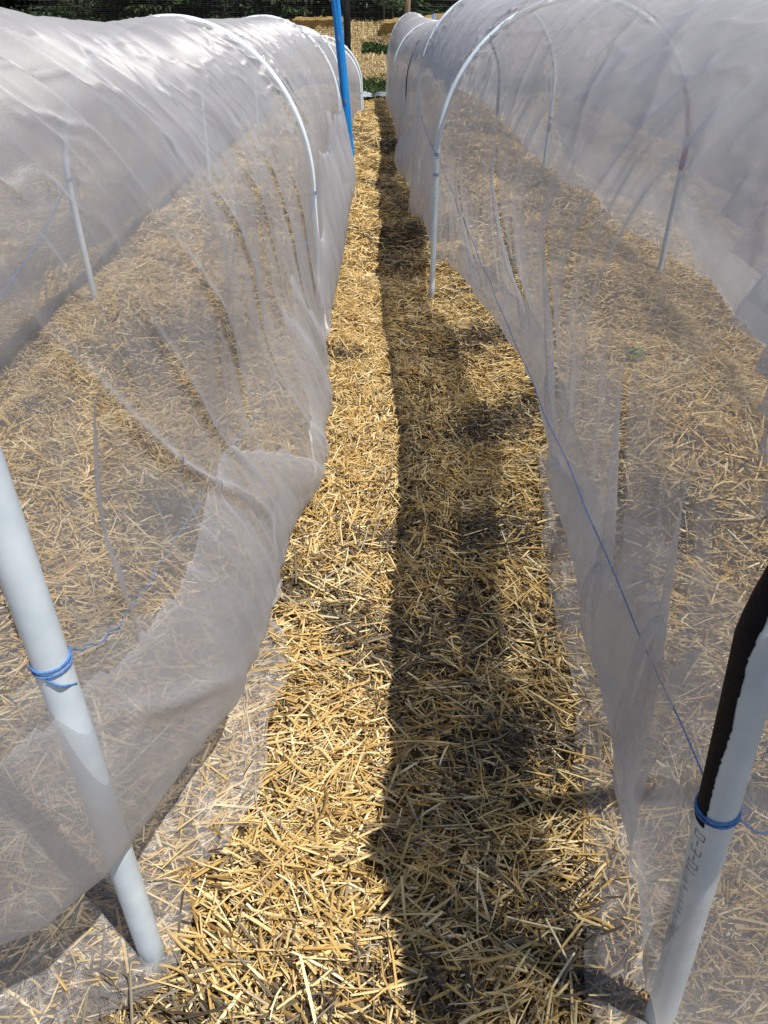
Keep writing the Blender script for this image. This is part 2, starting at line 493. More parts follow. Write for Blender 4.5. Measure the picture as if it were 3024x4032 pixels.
# ------------------------------------------------------------------ hoops
class Hoop:
    def __init__(s, y, xc, hw, hwf, z0, H, zl, r=.0145, lean=0.0):
        s.y, s.xc, s.hw, s.hwf, s.z0, s.H, s.zl, s.r, s.lean = y, xc, hw, hwf, z0, H, zl, r, lean
    def pts(s, n=80, off=0.0, zb=None):
        """points from the +x foot over the top to the -x foot"""
        z0 = s.z0 if zb is None else zb
        hw = s.hw + off; H = s.H + off
        k = max(4, n // 5)
        t = np.linspace(0, 1, k, endpoint=False)
        z = z0 + (s.zl - z0) * t
        f = np.clip((z - s.z0) / (s.zl - s.z0), 0, 1)
        w_ = (s.hwf + off) + (hw - s.hwf - off) * f
        leg = np.stack([s.xc + w_, z], 1)
        ph = np.linspace(0, np.pi, n - 2 * k)
        arc = np.stack([s.xc + hw * np.cos(ph), s.zl + (H - s.zl) * np.sin(ph)], 1)
        leg2 = leg[::-1].copy(); leg2[:, 0] = 2 * s.xc - leg2[:, 0]
        q = np.vstack([leg, arc, leg2])
        return np.stack([q[:, 0], s.y + s.lean * (q[:, 1]), q[:, 1]], 1)

LEFT = [Hoop(.594, -.93, .550, .515, 0, 1.455, 1.10, .021),
        Hoop(3.59, -.87, .55, .565, 0, 1.265, .62),
        Hoop(6.83, -.93, .56, .57, -.06, 1.15, .55),
        Hoop(9.40, -.95, .47, .48, -.10, .97, .45),
        Hoop(11.9, -.90, .56, .59, -.32, .70, .15),
        Hoop(12.12, -.90, .575, .60, -.32, .735, .16)]
RIGHT = [Hoop(.50, .93, .585, .47, 0, 1.42, .90, .022),
         Hoop(4.0, .88, .61, .62, 0, 1.33, .68),
         Hoop(6.56, .79, .52, .51, -.06, 1.31, .70),
         Hoop(8.8, .72, .48, .48, -.10, 1.05, .50),
         Hoop(11.0, .66, .53, .50, -.15, .95, .40),
         Hoop(13.5, .42, .37, .36, -.24, .95, .30)]

def ring(pt, axis, r, wire, mat, parent, turns=2, pitch=.006, tails=()):
    """twine wound round a pipe"""
    ax = Vector(axis).normalized()
    a = ax.orthogonal().normalized(); b = ax.cross(a)
    P = []
    for i in range(turns * 20 + 1):
        th = i / 20 * 2 * math.pi
        q = Vector(pt) + (a * math.cos(th) + b * math.sin(th)) * (r + wire * .8) + ax * pitch * i / 20
        P.append(q)
    o = MB(); o.tube(np.array(P), wire, 6)
    for t in tails:
        o.tube(catmull([Vector(pt) + Vector(v) for v in t], 8), wire, 6)
    return o.build('twine_tie', mat, parent)

def hoop_obj(h, label, group, mat=M_pipe):
    root = bpy.data.objects.new('hoop', None); COL.objects.link(root)
    root.location = (h.xc, h.y, terr(h.xc, h.y))
    P = h.pts(110)
    P[0, 2] -= .10; P[-1, 2] -= .10
    n = len(P)
    wob = .006 * np.sin(np.linspace(0, 9, n) + h.y)
    P[:, 0] += wob; P[:, 1] += .012 * np.sin(np.linspace(0, 6, n) * 1.3 + h.xc * 5 + h.y)
    P -= np.array(root.location)
    tube('pipe', P, h.r, mat, root, 28 if h.r > .018 else 16)
    tag(root, label, 'garden hoop', group)
    return root, P + np.array(root.location)

GL = 'hoops of the tunnel beside the blue post'
GR = 'hoops of the tunnel across the path from the blue post'
def leg_at(P, z, side):
    """centre of the pipe on the +x (side 1) or -x (side -1) leg at height z"""
    h = len(P) // 2
    Q = P[:h] if side > 0 else P[h:][::-1]
    i = int(np.argmin(np.abs(Q[:, 2] - z)))
    a = Q[min(i + 1, len(Q) - 1)] - Q[max(i - 1, 0)]
    return Q[i], a / np.linalg.norm(a)

LL = ['thick white pipe hoop closest to the camera, on the blue post side',
      'white hoop with a clear full arch, second from the camera on the blue post side',
      'white hoop just before the blue post, third from the camera in its tunnel',
      'white hoop standing right beside the foot of the blue post',
      'low white hoop behind the blue post, first of a close pair at the tunnel end',
      'low white hoop behind the blue post, very last of its tunnel']
LR = ['thick white pipe hoop with ragged black tape and a blue twine loop',
      'white hoop with red tape wrapped round its far leg',
      'white hoop with a grey taped joint behind the red taped one',
      'dark grey hoop between two white ones in the far half of its tunnel',
      'white hoop right behind the dark grey one',
      'smallest white hoop at the far end of the tunnel facing the fence']
LP = []; RP = []
LO = []; RO = []
for h, l in zip(LEFT, LL):
    o, P = hoop_obj(h, l, GL); LO.append(o); LP.append(P)
for i, (h, l) in enumerate(zip(RIGHT, LR)):
    o, P = hoop_obj(h, l, GR, M_pipe_dark if i == 3 else M_pipe); RO.append(o); RP.append(P)

def tie(i, side, z, left=True, mat=M_twine, wire=.0016, tails=(), turns=2):
    P = (LP if left else RP)[i]; o = (LO if left else RO)[i]; h = (LEFT if left else RIGHT)[i]
    c, ax = leg_at(P, z, side)
    ring(Vector(c) - o.location, ax, h.r, wire, mat, o, turns, .008, tails)
    return np.array(c)

tA = tie(0, 1, .755, True, M_twine, .0015, [[(.0, -.022, 0), (.014, -.02, -.012), (.02, .0, -.03)]])
tB = tie(1, 1, .60, True, M_twine, .0018)
tC = tie(2, 1, .50, True, M_twine, .0020)
tA2 = tie(0, -1, .74); tB2 = tie(1, -1, .66); tC2 = tie(2, -1, .50)
tD = tie(3, 1, .38); tE = tie(4, 1, .06)
# on the other tunnel the path side is the -x side
t1 = tie(0, -1, .605, False, M_twine, .0019,
         [[(.022, -.01, .0), (.05, -.02, -.012), (.085, .0, .0), (.09, .03, .03), (.07, .05, .06), (.05, .03, .07)]], 2)
t2 = tie(1, -1, .69, False, M_twine_pale, .002); t2b = tie(1, -1, .60, False, M_twine_pale, .0018)
t3 = tie(2, -1, .55, False, M_twine_pale, .002, [[(0, -.016, 0), (.05, -.02, -.02), (.09, -.02, -.10), (.12, -.02, -.2)]])
t4 = tie(3, -1, .40, False, M_twine_pale); t5 = tie(4, -1, .30, False, M_twine_pale)
t1f = tie(0, 1, .62, False, M_twine_pale); t2f = tie(1, 1, .66, False, M_twine_pale, .002, [[(-.01, -.02, 0), (-.06, -.03, .0), (-.08, -.03, .05)], [(0, -.02, 0), (-.04, -.02, .03), (-.05, -.02, .08)]])

def sleeve(i, side, z0, z1, left, mat, name, label=None, extra=.0012, rag=.0):
    P = (LP if left else RP)[i]; o = (LO if left else RO)[i]; h = (LEFT if left else RIGHT)[i]
    zz = np.linspace(z0, z1, 24)
    half = len(P) // 2
    Q = (P[:half] if side > 0 else P[half:][::-1])
    Q = Q[np.argsort(Q[:, 2])]
    pts = np.stack([np.interp(zz, Q[:, 2], Q[:, 0]), np.interp(zz, Q[:, 2], Q[:, 1]), zz], 1) - np.array(o.location)
    r = h.r + extra + rag * np.abs(np.sin(np.arange(24) * 1.7)) 
    s_ = tube(name, pts, r, mat, o, 14)
    if label: s_['label'] = label
    return s_
sleeve(1, 1, .62, .985, False, M_red, 'tape_wrap', 'faded red and brown tape wound round the far leg', .002, .002)
sleeve(2, -1, .215, .315, False, M_grey, 'tape_wrap', 'grey tape with pale streaks at the joint')
sleeve(2, 1, .40, .46, False, M_grey, 'tape_wrap', 'small grey collar on the far leg')

def black_strip():
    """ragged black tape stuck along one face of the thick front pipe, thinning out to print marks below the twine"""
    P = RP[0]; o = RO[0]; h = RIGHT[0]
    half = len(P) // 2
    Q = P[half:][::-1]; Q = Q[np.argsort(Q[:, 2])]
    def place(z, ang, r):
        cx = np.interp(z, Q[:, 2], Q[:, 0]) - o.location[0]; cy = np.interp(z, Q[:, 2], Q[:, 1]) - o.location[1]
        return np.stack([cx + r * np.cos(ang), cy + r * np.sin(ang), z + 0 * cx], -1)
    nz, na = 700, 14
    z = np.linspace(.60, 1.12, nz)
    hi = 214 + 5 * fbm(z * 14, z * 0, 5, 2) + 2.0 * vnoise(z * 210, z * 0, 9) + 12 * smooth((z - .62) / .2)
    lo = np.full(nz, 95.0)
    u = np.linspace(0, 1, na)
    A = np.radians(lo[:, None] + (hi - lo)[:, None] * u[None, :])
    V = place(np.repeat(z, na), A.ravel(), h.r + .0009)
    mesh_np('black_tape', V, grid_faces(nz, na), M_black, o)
    # print running down the pipe: short strokes and the characters 01310T
    b = MB()
    r = np.random.default_rng(3)
    def stroke(z0, z1, a0, a1, n=5, wz=.0006):
        t = np.linspace(0, 1, n)
        zz = z0 + (z1 - z0) * t; aa = np.radians(a0 + (a1 - a0) * t)
        dz = a1 - a0
        horiz = abs(z1 - z0) < abs(np.radians(a1 - a0)) * h.r
        if horiz: V = np.vstack([place(zz - wz, aa, h.r + .0007), place(zz + wz, aa, h.r + .0007)])
        else:
            wa = wz / h.r
            V = np.vstack([place(zz, aa - wa, h.r + .0007), place(zz, aa + wa, h.r + .0007)])
        b.add(V, grid_faces(2, n))
    G = {'0': [(0, 0, 0, 1), (0, 1, 1, 1), (1, 1, 1, 0), (1, 0, 0, 0)], '1': [(.5, 0, .5, 1)],
         '3': [(0, 0, 0, 1), (0, 1, 1, 1), (.5, .2, .5, 1), (1, 0, 1, 1)], 'T': [(.0, 0, .0, 1), (0, .5, 1, .5)]}
    zc = .585
    for ch in '01310T':
        for (p0, q0, p1, q1) in G[ch]:
            # reading down the pipe: p runs across, q along
            stroke(zc - .011 * q0, zc - .011 * q1, 190 + 36 * p0, 190 + 36 * p1)
        zc -= .0165
    for k in range(58):
        zz = .485 - k * .0072 + r.uniform(-.001, .001)
        a = 196 + r.uniform(-8, 8)
        stroke(zz, zz + r.uniform(-.004, .004), a - r.uniform(6, 14), a + r.uniform(6, 16), 4, .0006)
    b.build('print_marks', M_grey, o)
black_strip()

# ------------------------------------------------------------------ twine between the hoops
def line(a, b, sag, label, r=.0019, mat=M_twine, mid=None, group=None):
    a = np.array(a); b = np.array(b)
    if mid is None:
        t = np.linspace(0, 1, 60)[:, None]
        P = a + (b - a) * t
        P[:, 2] -= (sag * 4 * t * (1 - t))[:, 0]
    else:
        P = catmull([a] + [np.array(m) for m in mid] + [b], 24)
    k = np.arange(len(P))
    P[1:-1, 0] += .002 * np.sin(k[1:-1] * 1.1); P[1:-1, 2] += .003 * np.sin(k[1:-1] * .7)
    o = tube('twine', P, r, mat, None, 6)
    return tag(o, label, 'twine', group)
line(tA + [.01, .02, 0], tB + [.012, 0, 0], 0, 'slack blue twine sagging low inside the net from the thick hoop beside the path', .0009, M_twine,
     [(-.375, .75, .66), (-.37, 1.1, .575), (-.36, 1.62, .47), (-.355, 2.05, .37), (-.34, 2.7, .42)])
line(tA2, tB2, .30, 'blue twine drooping along the outer side of the tunnel beside the blue post', .0024, M_twine)
line(tB2, tC2, .20, 'faded outer side twine running on to the hoop before the blue post', .0022, M_twine_pale)
line(tB, tC, .04, 'faded blue twine between the two white hoops nearest the blue post, path side', .002, M_twine_pale)
line(t1, t2, .01, 'taut blue twine stretched along the tunnel side from black taped pipe', .0011, M_twine)
line(t2, t3, .03, 'thin faded twine between the red taped hoop and the grey jointed hoop, path side', .002, M_twine_pale)
line(t2f, t1f, .12, 'thin faded twine dropping from the red tape into the hazy tunnel', .0018, M_twine_pale)
line(t2f, tie(2, 1, .50, False, M_twine_pale), .02, 'thin faded twine from the red tape back to the grey collared leg', .0018, M_twine_pale)

# ------------------------------------------------------------------ netting
def interp_rows(tab, y):
    T = np.array(tab, dtype=np.float64)
    return [np.interp(y, T[:, 0], T[:, k]) for k in range(1, T.shape[1])]

def build_net(name, hoops, hem_tab, side, y_list, label, folds, seed, sag_amp, zfun, mat):
    """side +1: the path is on the net's +x side.  hem_tab rows: station y, hem x, hem y, hem z"""
    nA = 250
    # arc positions: fine on the path side, coarser beyond the ridge
    a = np.concatenate([np.linspace(0, .42, 160, endpoint=False), np.linspace(.42, 1, nA - 160)])
    hy = np.array([h.y for h in hoops])
    par = np.array([[h.xc, h.hw, h.hwf, h.z0, h.H, h.zl] for h in hoops])
    P = np.zeros((len(y_list), nA, 3)); ARC = np.zeros((len(y_list), nA)); W = np.zeros(len(y_list)); 
    for j, y in enumerate(y_list):
        q = [np.interp(y, hy, par[:, k]) for k in range(6)]
        i = int(np.clip(np.searchsorted(hy, y) - 1, 0, len(hy) - 2))
        f = np.clip((y - hy[i]) / (hy[i + 1] - hy[i]), 0, 1)
        g = (4 * f * (1 - f)) if hy[0] <= y <= hy[-1] else 0
        W[j] = g
        span = hy[i + 1] - hy[i]
        q[4] -= sag_amp * g * min(1, span / 3)
        q[1] -= (.10 if side < 0 and i == 0 else .02) * g
        if side < 0: q[1] -= .2 * max(0, .5 - y)
        h = Hoop(y, q[0], q[1], q[2], q[3], q[4], q[5])
        hx, hyy, hz = interp_rows(hem_tab, y)
        off = .003 - .028 * max(0, 1 - abs(y - hoops[0].y) / .8)
        R = h.pts(160, off)
        if side < 0: R = R[::-1]
        # path side starts at the hem height
        half = 80
        zz = R[:half, 2]
        k0 = int(np.argmin(np.abs(zz[:60] - max(hz, zz[0]))))
        R = R[k0:]
        d = np.concatenate([[0], np.cumsum(np.linalg.norm(np.diff(R, axis=0), axis=1))])
        s = a * d[-1]
        Q = np.stack([np.interp(s, d, R[:, k]) for k in range(3)], 1)
        delta = np.array([hx, hyy, hz]) - Q[0]
        Lb = .55
        Q = Q + delta[None] * (1 - smooth(s / Lb))[:, None]
        # outer side reaches the ground and spreads a little
        e = smooth(1 - (d[-1] - s) / .6)
        Q[:, 0] -= side * .22 * e
        P[j] = Q; ARC[j] = s
    # normals of the base shape
    du = np.gradient(P, axis=0); dv = np.gradient(P, axis=1)
    Nn = np.cross(du, dv); Nn /= np.linalg.norm(Nn, axis=2)[..., None] + 1e-9
    ctr = P.mean(axis=1, keepdims=True)
    sg = np.sign(((P - ctr) * Nn).sum(-1)); Nn *= np.where(sg == 0, 1, sg)[..., None]
    YY = np.array(y_list)[:, None] + 0 * ARC
    L = ARC
    pin = np.ones_like(YY)
    for h in hoops: pin *= 1 - .97 * np.exp(-((YY - h.y) / .07) ** 2) * smooth((L - .25) / .3 + .35)
    low = np.clip(1 - L / 1.25, 0, 1)
    wq = YY + side * 0 + .20 * L + .10 * vnoise(YY * 1.1, L * 1.4, seed)
    far = 1 + .35 * np.clip(YY - 4, 0, 8) / 8
    r1 = 1 - 2 * np.abs(vnoise(wq / (.17 * far), L * .8 + 3, seed + 1))
    r2 = 1 - 2 * np.abs(vnoise(wq / (.075 * far) + 9, L * 1.3, seed + 2))
    sel = smooth(.5 + .9 * vnoise(YY * 1.9, L * .9, seed + 9))
    D = (.003 + .013 * low ** 1.5) * r1 * sel + (.001 + .004 * low) * r2 * (1 - .5 * sel)
    D += (.035 if side > 0 else .048) * fbm(YY * .9, L * 1.2, seed + 3, 2) * (.5 + .5 * W[:, None]) * (1 - .75 * smooth((YY - 4) / 2))
    # sideways diagonal drag lines on the crown
    dq = YY * .8 - L * 1.1
    D += .004 * (1 - 2 * np.abs(vnoise(dq / .16, (YY + L) * .7, seed + 4))) * smooth((L - .5) / .4)
    # crumples near the ridge and hoops
    near_h = sum(np.exp(-((YY - h.y) / .28) ** 2) for h in hoops)
    cr = (1 - np.abs(fbm(YY * 7 + .6 * vnoise(L * 5, YY * 5, seed + 12), L * 9, seed + 6, 2))) ** 7
    D += .020 * cr * (.18 + near_h) * smooth((L - .7) / .3)
    D *= pin
    Z = P[..., 2]
    for (pts, hgt, wid) in folds:
        C = catmull([(p[0], p[1], 0) for p in pts], 14)[:, :2]
        best = np.full(YY.shape, 9.0); tt = np.zeros(YY.shape)
        m = L < 1.5
        yy = P[..., 1][m]; zz = Z[m]
        bb = np.full(yy.shape, 9.0); tb = np.zeros(yy.shape)
        nseg = len(C) - 1
        for k in range(nseg):
            ax, az = C[k]; bx, bz = C[k + 1]
            dx, dz = bx - ax, bz - az
            t = np.clip(((yy - ax) * dx + (zz - az) * dz) / (dx * dx + dz * dz + 1e-12), 0, 1)
            dd = np.hypot(yy - ax - t * dx, zz - az - t * dz)
            u = dd < bb
            bb[u] = dd[u]; tb[u] = (k + t[u]) / nseg
        best[m] = bb; tt[m] = tb
        env = np.sin(np.pi * np.clip(tt, 0.02, .98)) ** .6
        D = D + hgt * env * np.exp(-(best / wid) ** 2)
    P = P + Nn * D[..., None]
    # keep it above the straw
    gz = straw_h(P[..., 0].ravel(), P[..., 1].ravel()).reshape(P.shape[:2])
    P[..., 2] = np.maximum(P[..., 2], gz + .004 + .006 * r2)
    o = mesh_np(name, P.reshape(-1, 3), grid_faces(len(y_list), nA), mat, weave=np.stack([YY, ARC], -1).reshape(-1, 2))
    tag(o, label, 'crop netting')
    return o, (P, ARC, np.array(y_list), np.sign(side))

def fold_layer(data, y0, y1, top, seed, parent, gap=.012):
    """cloth doubled back over itself above the hem: top(y) = height of the doubled strip"""
    P, ARC, ys, side = data
    k = np.where((ys >= y0) & (ys <= y1))[0][::1]
    nq = 46
    y = ys[k]; T = np.maximum(.02, top(y))
    u = np.linspace(0, 1, nq)
    Q = np.zeros((len(k), nq, 3))
    for i, kk in enumerate(k):
        s_ = u * T[i]
        Q[i] = np.stack([np.interp(s_, ARC[kk], P[kk][:, c]) for c in range(3)], 1)
    U = u[None, :]; YY = y[:, None]
    puff = np.sin(np.pi * np.clip(U, 0, 1)) ** .5
    d = gap * puff + .012 * puff * np.abs(vnoise(YY / .16 + U * .9, U * 1.5, seed)) + .003 * puff * vnoise(YY / .05, U * 3, seed + 1)
    Q[..., 0] += side * d
    Q[..., 2] += .3 * d
    return mesh_np('hem_fold', Q.reshape(-1, 3), grid_faces(len(k), nq), M_net, parent, weave=np.stack([YY + 0 * U, 1.003 * U * T[:, None] + .1 * YY], -1).reshape(-1, 2))

YL = np.concatenate([np.arange(.30, 4.6, .0085), np.arange(4.6, 12.25, .018)])
hemL = [(.30, -.75, .27, .56), (.40, -.48, .40, .46), (.45, -.426, .45, .43), (.525, -.385, .525, .40), (.638, -.352, .638, .37), (.767, -.330, .767, .33),
        (.92, -.29, .92, .27), (1.146, -.274, 1.146, .20), (1.47, -.272, 1.47, .12), (1.83, -.262, 1.83, .05), (2.11, -.22, 2.11, .02),
        (2.57, -.225, 2.57, .01), (3.3, -.28, 3.3, .0), (4.07, -.285, 4.07, .0), (5.2, -.27, 5.2, .0), (6.6, -.25, 6.6, -.04), (8.0, -.37, 8.0, -.05),
        (9.4, -.44, 9.4, -.1), (11, -.38, 11, -.2), (12.3, -.28, 12.3, -.3)]
foldsL = [([(.78, 1.10), (1.14, .68), (1.43, .38), (1.45, .25)], .022, .014),
          ([(1.10, 1.0), (1.49, .48), (1.55, .24)], .018, .013),
          ([(.90, 1.0), (.82, .82), (.76, .58)], .018, .013),
          ([(1.3, 1.05), (1.75, .62), (1.70, .34)], .016, .012),
          ([(1.7, 1.05), (2.1, .70), (2.15, .35)], .015, .012),
          ([(.62, .62), (.74, .50), (.95, .33)], .018, .016),
          ([(2.2, 1.0), (2.5, .65), (2.5, .3)], .014, .012),
          ([(2.6, .95), (2.85, .6), (2.9, .2)], .022, .012),
          ([(3.0, .8), (3.2, .5), (3.25, .15)], .022, .012)]
netL, PL = build_net('crop_net', LEFT, hemL, 1, YL, 'sheer white mesh net beside the blue post, its end lifted off the straw', foldsL, 11, .02, None, M_net)

YR = np.concatenate([np.arange(.10, 4.8, .0085), np.arange(4.8, 13.6, .018)])
hemR = [(.10, .40, .10, .10), (.35, .40, .35, .10), (.58, .415, .58, .16), (.77, .435, .767, .27), (1.15, .445, 1.15, .36), (1.6, .45, 1.6, .36), (2.1, .46, 2.1, .33),
        (2.8, .46, 2.8, .28), (3.4, .42, 3.4, .24), (3.9, .33, 3.9, .20), (4.3, .29, 4.3, .06), (5.2, .30, 5.2, .02), (5.7, .20, 5.7, .0), (6.5, .25, 6.5, -.04),
        (7.4, .10, 7.4, -.02), (8.0, .22, 8.0, -.05), (9.2, .16, 9.2, -.08), (11, .11, 11, -.12), (12.5, .05, 12.5, -.15), (13.6, .03, 13.6, -.17)]
foldsR = [([(1.1, .9), (1.0, .6), (.95, .36)], .028, .014),
          ([(.75, .9), (.70, .6), (.68, .3)], .030, .014),
          ([(1.9, .9), (1.75, .6), (1.6, .38)], .026, .013),
          ([(2.9, 1.0), (2.5, .6), (2.3, .36)], .024, .013),
          ([(3.5, .8), (3.3, .5), (3.1, .3)], .022, .012)]
netR, PR = build_net('crop_net', RIGHT, hemR, -1, YR, 'sheer white mesh net over the tunnel with the red taped hoop, bottom edge hitched up', foldsR, 31, .02, None, M_net)

def skirt(name, rows, parent, seed, mat=M_net_flat, n=40):
    """loose lower edge of a net lying on the straw. rows: (outer x,y), (inner x,y,z)"""
    O = catmull([(r[0][0], r[0][1], 0) for r in rows], 26); I = catmull([r[1] for r in rows], 26)
    u = np.linspace(0, 1, n)[None, :]
    t = smooth(u)
    P = O[:, None, :] * (1 - u[..., None]) + I[:, None, :] * u[..., None]
    P[..., 2] = I[:, None, 2] * u ** 1.6
    g = straw_h(P[..., 0].ravel(), P[..., 1].ravel()).reshape(P.shape[:2])
    k = np.arange(P.shape[0])[:, None] * .03
    rp = .012 * (1 - 2 * np.abs(vnoise(k * 3 + u * .6, u * 3 + 0 * k, seed))) + .004 * vnoise(k * 9, u * 9 + 0 * k, seed + 1)
    P[..., 2] = g + .010 + P[..., 2] + rp
    P[..., 0] += .012 * vnoise(k * 2.2, u * 2 + 0 * k, seed + 4)
    P[:, :3, 2] -= .008
    o = mesh_np(name, P.reshape(-1, 3), grid_faces(P.shape[0], n), mat, parent, weave=P[..., [1, 0]].reshape(-1, 2))
    return o
skirt('net_skirt', [((-.33, 1.42), (-.38, 1.46, .03)), ((-.26, 1.33), (-.44, 1.36, .07)), ((-.225, 1.22), (-.54, 1.20, .11)), ((-.25, 1.05), (-.68, 1.0, .13)), ((-.273, .85), (-.86, .84, .14)),
                    ((-.345, .752), (-1.05, .74, .12)), ((-.36, .65), (-1.05, .58, .10)), ((-.38, .56), (-1.0, .40, .1)), ((-.50, .47), (-.95, .25, .1))], netL, 51, n=90)
skirt('net_skirt', [((.486, 2.02), (.53, 2.06, .03)), ((.465, 1.70), (.60, 1.70, .10)), ((.445, 1.4), (.68, 1.34, .15)), ((.425, 1.10), (.78, 1.04, .18)), ((.39, .75), (.85, .75, .20)),
                    ((.345, .52), (.8, .5, .18)), ((.33, .36), (.8, .35, .16)), ((.34, .15), (.8, .15, .16))], netR, 52, n=70)
fold_layer(PL, .30, 2.1, lambda y: np.interp(y, [.3, .5, .755, 1.12, 1.45, 1.8, 2.1], [.34, .30, .27, .33, .42, .24, .05]) + .02 * vnoise(y * 5, y * 0, 3), 81, netL, .02)
fold_layer(PL, 1.3, 9.0, lambda y: (.30 + .22 * vnoise(y * 1.9, y * 0, 4) + .10 * vnoise(y * 7, y * 0, 5)) * smooth((y - 1.3) / .6), 82, netL)
fold_layer(PL, 3.2, 9.0, lambda y: (.55 + .2 * vnoise(y * 2.9, y * 0, 6)) * smooth((y - 3.2) / .6), 83, netL, .03)
fold_layer(PR, .66, 3.6, lambda y: np.interp(y, [.66, .8, 1.1, 2, 3.6], [.45, .42, .26, .22, .16]) + .02 * vnoise(y * 2.2, y * 0, 13), 84, netR)
fold_layer(PR, .62, 1.6, lambda y: np.interp(y, [.62, .9, 1.6], [.55, .30, .06]) + .02 * vnoise(y * 3, y * 0, 14), 85, netR, .03)
fold_layer(PR, 4.2, 12, lambda y: .45 + .25 * vnoise(y * 1.9, y * 0, 15), 86, netR)

def crown_layer(data, y0, y1, lo, hi, seed, parent, gap=.02, step=2, mat=None):
    """slack cloth lying doubled over the crown of the tunnel"""
    P, ARC, ys, side = data
    k = np.where((ys >= y0) & (ys <= y1))[0][::step]
    nq = 70
    y = ys[k]; A = lo(y); B = hi(y)
    u = np.linspace(0, 1, nq); Q = np.zeros((len(k), nq, 3))
    for i, kk in enumerate(k):
        s_ = A[i] + (B[i] - A[i]) * u
        Q[i] = np.stack([np.interp(s_, ARC[kk], P[kk][:, c]) for c in range(3)], 1)
    ctr = P[k].mean(axis=1)[:, None, :]
    U = u[None, :]; YY = y[:, None]
    puff = np.sin(np.pi * U) ** .5 * np.sin(np.pi * np.clip((YY - y0) / (y1 - y0), 0, 1)) ** .4
    d = puff * (gap + .008 * np.abs(vnoise(YY / .3, U * 4, seed)) + .003 * (1 - 2 * np.abs(vnoise(YY / .12 + U * 3, U * 6, seed + 1))))
    nrm = Q - ctr; nrm[..., 1] = 0; nrm /= np.linalg.norm(nrm, axis=2)[..., None]
    Q = Q - nrm * d[..., None]
    return mesh_np('crown_fold', Q.reshape(-1, 3), grid_faces(len(k), nq), mat or M_net_dense, parent, weave=np.stack([YY + 0 * U, U * (B - A)[:, None]], -1).reshape(-1, 2))
def wob(y, a, f, sd): return a * vnoise(y * f, y * 0, sd) + a * .5 * vnoise(y * f * 2.7, y * 0, sd + 1)
crown_layer(PR, .12, .85, lambda y: .78 + wob(y, .03, 1.2, 91), lambda y: 1.42 + .05 * vnoise(y * 1.3, y * 0, 93), 97, netR, .012, 1)  # added layer, mostly out of view, to shade the near right bank
crown_layer(PR, .12, 2.2, lambda y: .84 + wob(y, .03, .9, 111), lambda y: 1.62 + wob(y, .04, .7, 113), 115, netR, .004, 1, M_net)  # added layer: more shade on the bank and a denser crown
# the slack of the cloth hangs doubled on the outer walls
crown_layer(PR, .12, 6.4, lambda y: 2.0 + wob(y, .07, .8, 121), lambda y: 2.95 + 0 * y, 125, netR, -.034, 1, M_net)
crown_layer(PL, .35, 9.2, lambda y: 1.95 + wob(y, .07, .8, 131), lambda y: 2.85 + 0 * y, 135, netL, -.034, 1, M_net)
crown_layer(PR, 4.1, 12.8, lambda y: .85 + wob(y, .05, 1.6, 91), lambda y: 1.55 + wob(y, .08, 1.3, 93), 95, netR, .006, 1)  # added layer shading the far stretch of the bank

# ------------------------------------------------------------------ blue post
bp_ = bpy.data.objects.new('blue_post', None); COL.objects.link(bp_); bp_.location = (-.325, 8.1, terr(-.3, 8.1))
nn = 60; n_ = 28
tt = np.linspace(0, 1, nn)
cx = -.19 * tt; zz = -.15 + 2.55 * tt
th = np.linspace(0, 2 * np.pi, n_, endpoint=False)
R = (.040 + .004 * np.sin(tt * 7)[:, None] * np.cos(th)[None] + .0025 * np.cos(3 * th + 1)[None] * np.ones((nn, 1)))
crack = np.exp(-((np.angle(np.exp(1j * (th[None] - (4.95 + .25 * np.sin(tt * 9)[:, None]))))) / .09) ** 2) * smooth((tt[:, None] - .5) / .1)
crack2 = np.exp(-((np.angle(np.exp(1j * (th[None] - (3.9 + .1 * np.sin(tt * 5)[:, None]))))) / .08) ** 2) * smooth((.75 - tt[:, None]) / .2)
R = R - .016 * crack - .012 * crack2
V = np.stack([cx[:, None] + R * np.cos(th), R * np.sin(th), zz[:, None] + 0 * R], -1).reshape(-1, 3)
V = np.vstack([V, [[cx[-1], 0, zz[-1]]]]); k = np.arange(n_); 
F3 = np.stack([(nn - 1) * n_ + k, (nn - 1) * n_ + (k + 1) % n_, np.full(n_, nn * n_)], 1)
mesh_np('pole', V, grid_faces(nn, n_, True), M_blue, bp_, True, None, F3)
for (z, a, w_, h_) in [(1.03, 4.72, .010, .05), (1.6, 4.5, .012, .03), (.22, 5.0, .014, .035), (.52, 5.0, .013, .05)]:
    x0 = -.19 * (z + .15) / 2.55
    kk = np.linspace(0, 2 * np.pi, 10, endpoint=False)
    aa = a + w_ / .04 * .5 * np.cos(kk); zz_ = z + h_ * .5 * np.sin(kk) * (1 + .2 * np.cos(3 * kk))
    V = np.stack([x0 + .0455 * np.cos(aa), .0455 * np.sin(aa), zz_], 1)
    V = np.vstack([V, [[x0 + .0465 * math.cos(a), .0465 * math.sin(a), z]]])
    F3 = np.stack([np.arange(10), (np.arange(10) + 1) % 10, np.full(10, 10)], 1)
    mesh_np('paint_chip', V, None, M_wood if z > 1 and z < 1.2 else M_grey, bp_, True, None, F3)
tag(bp_, 'bright blue painted wooden post leaning left at the path edge, cracked and chipped', 'post')

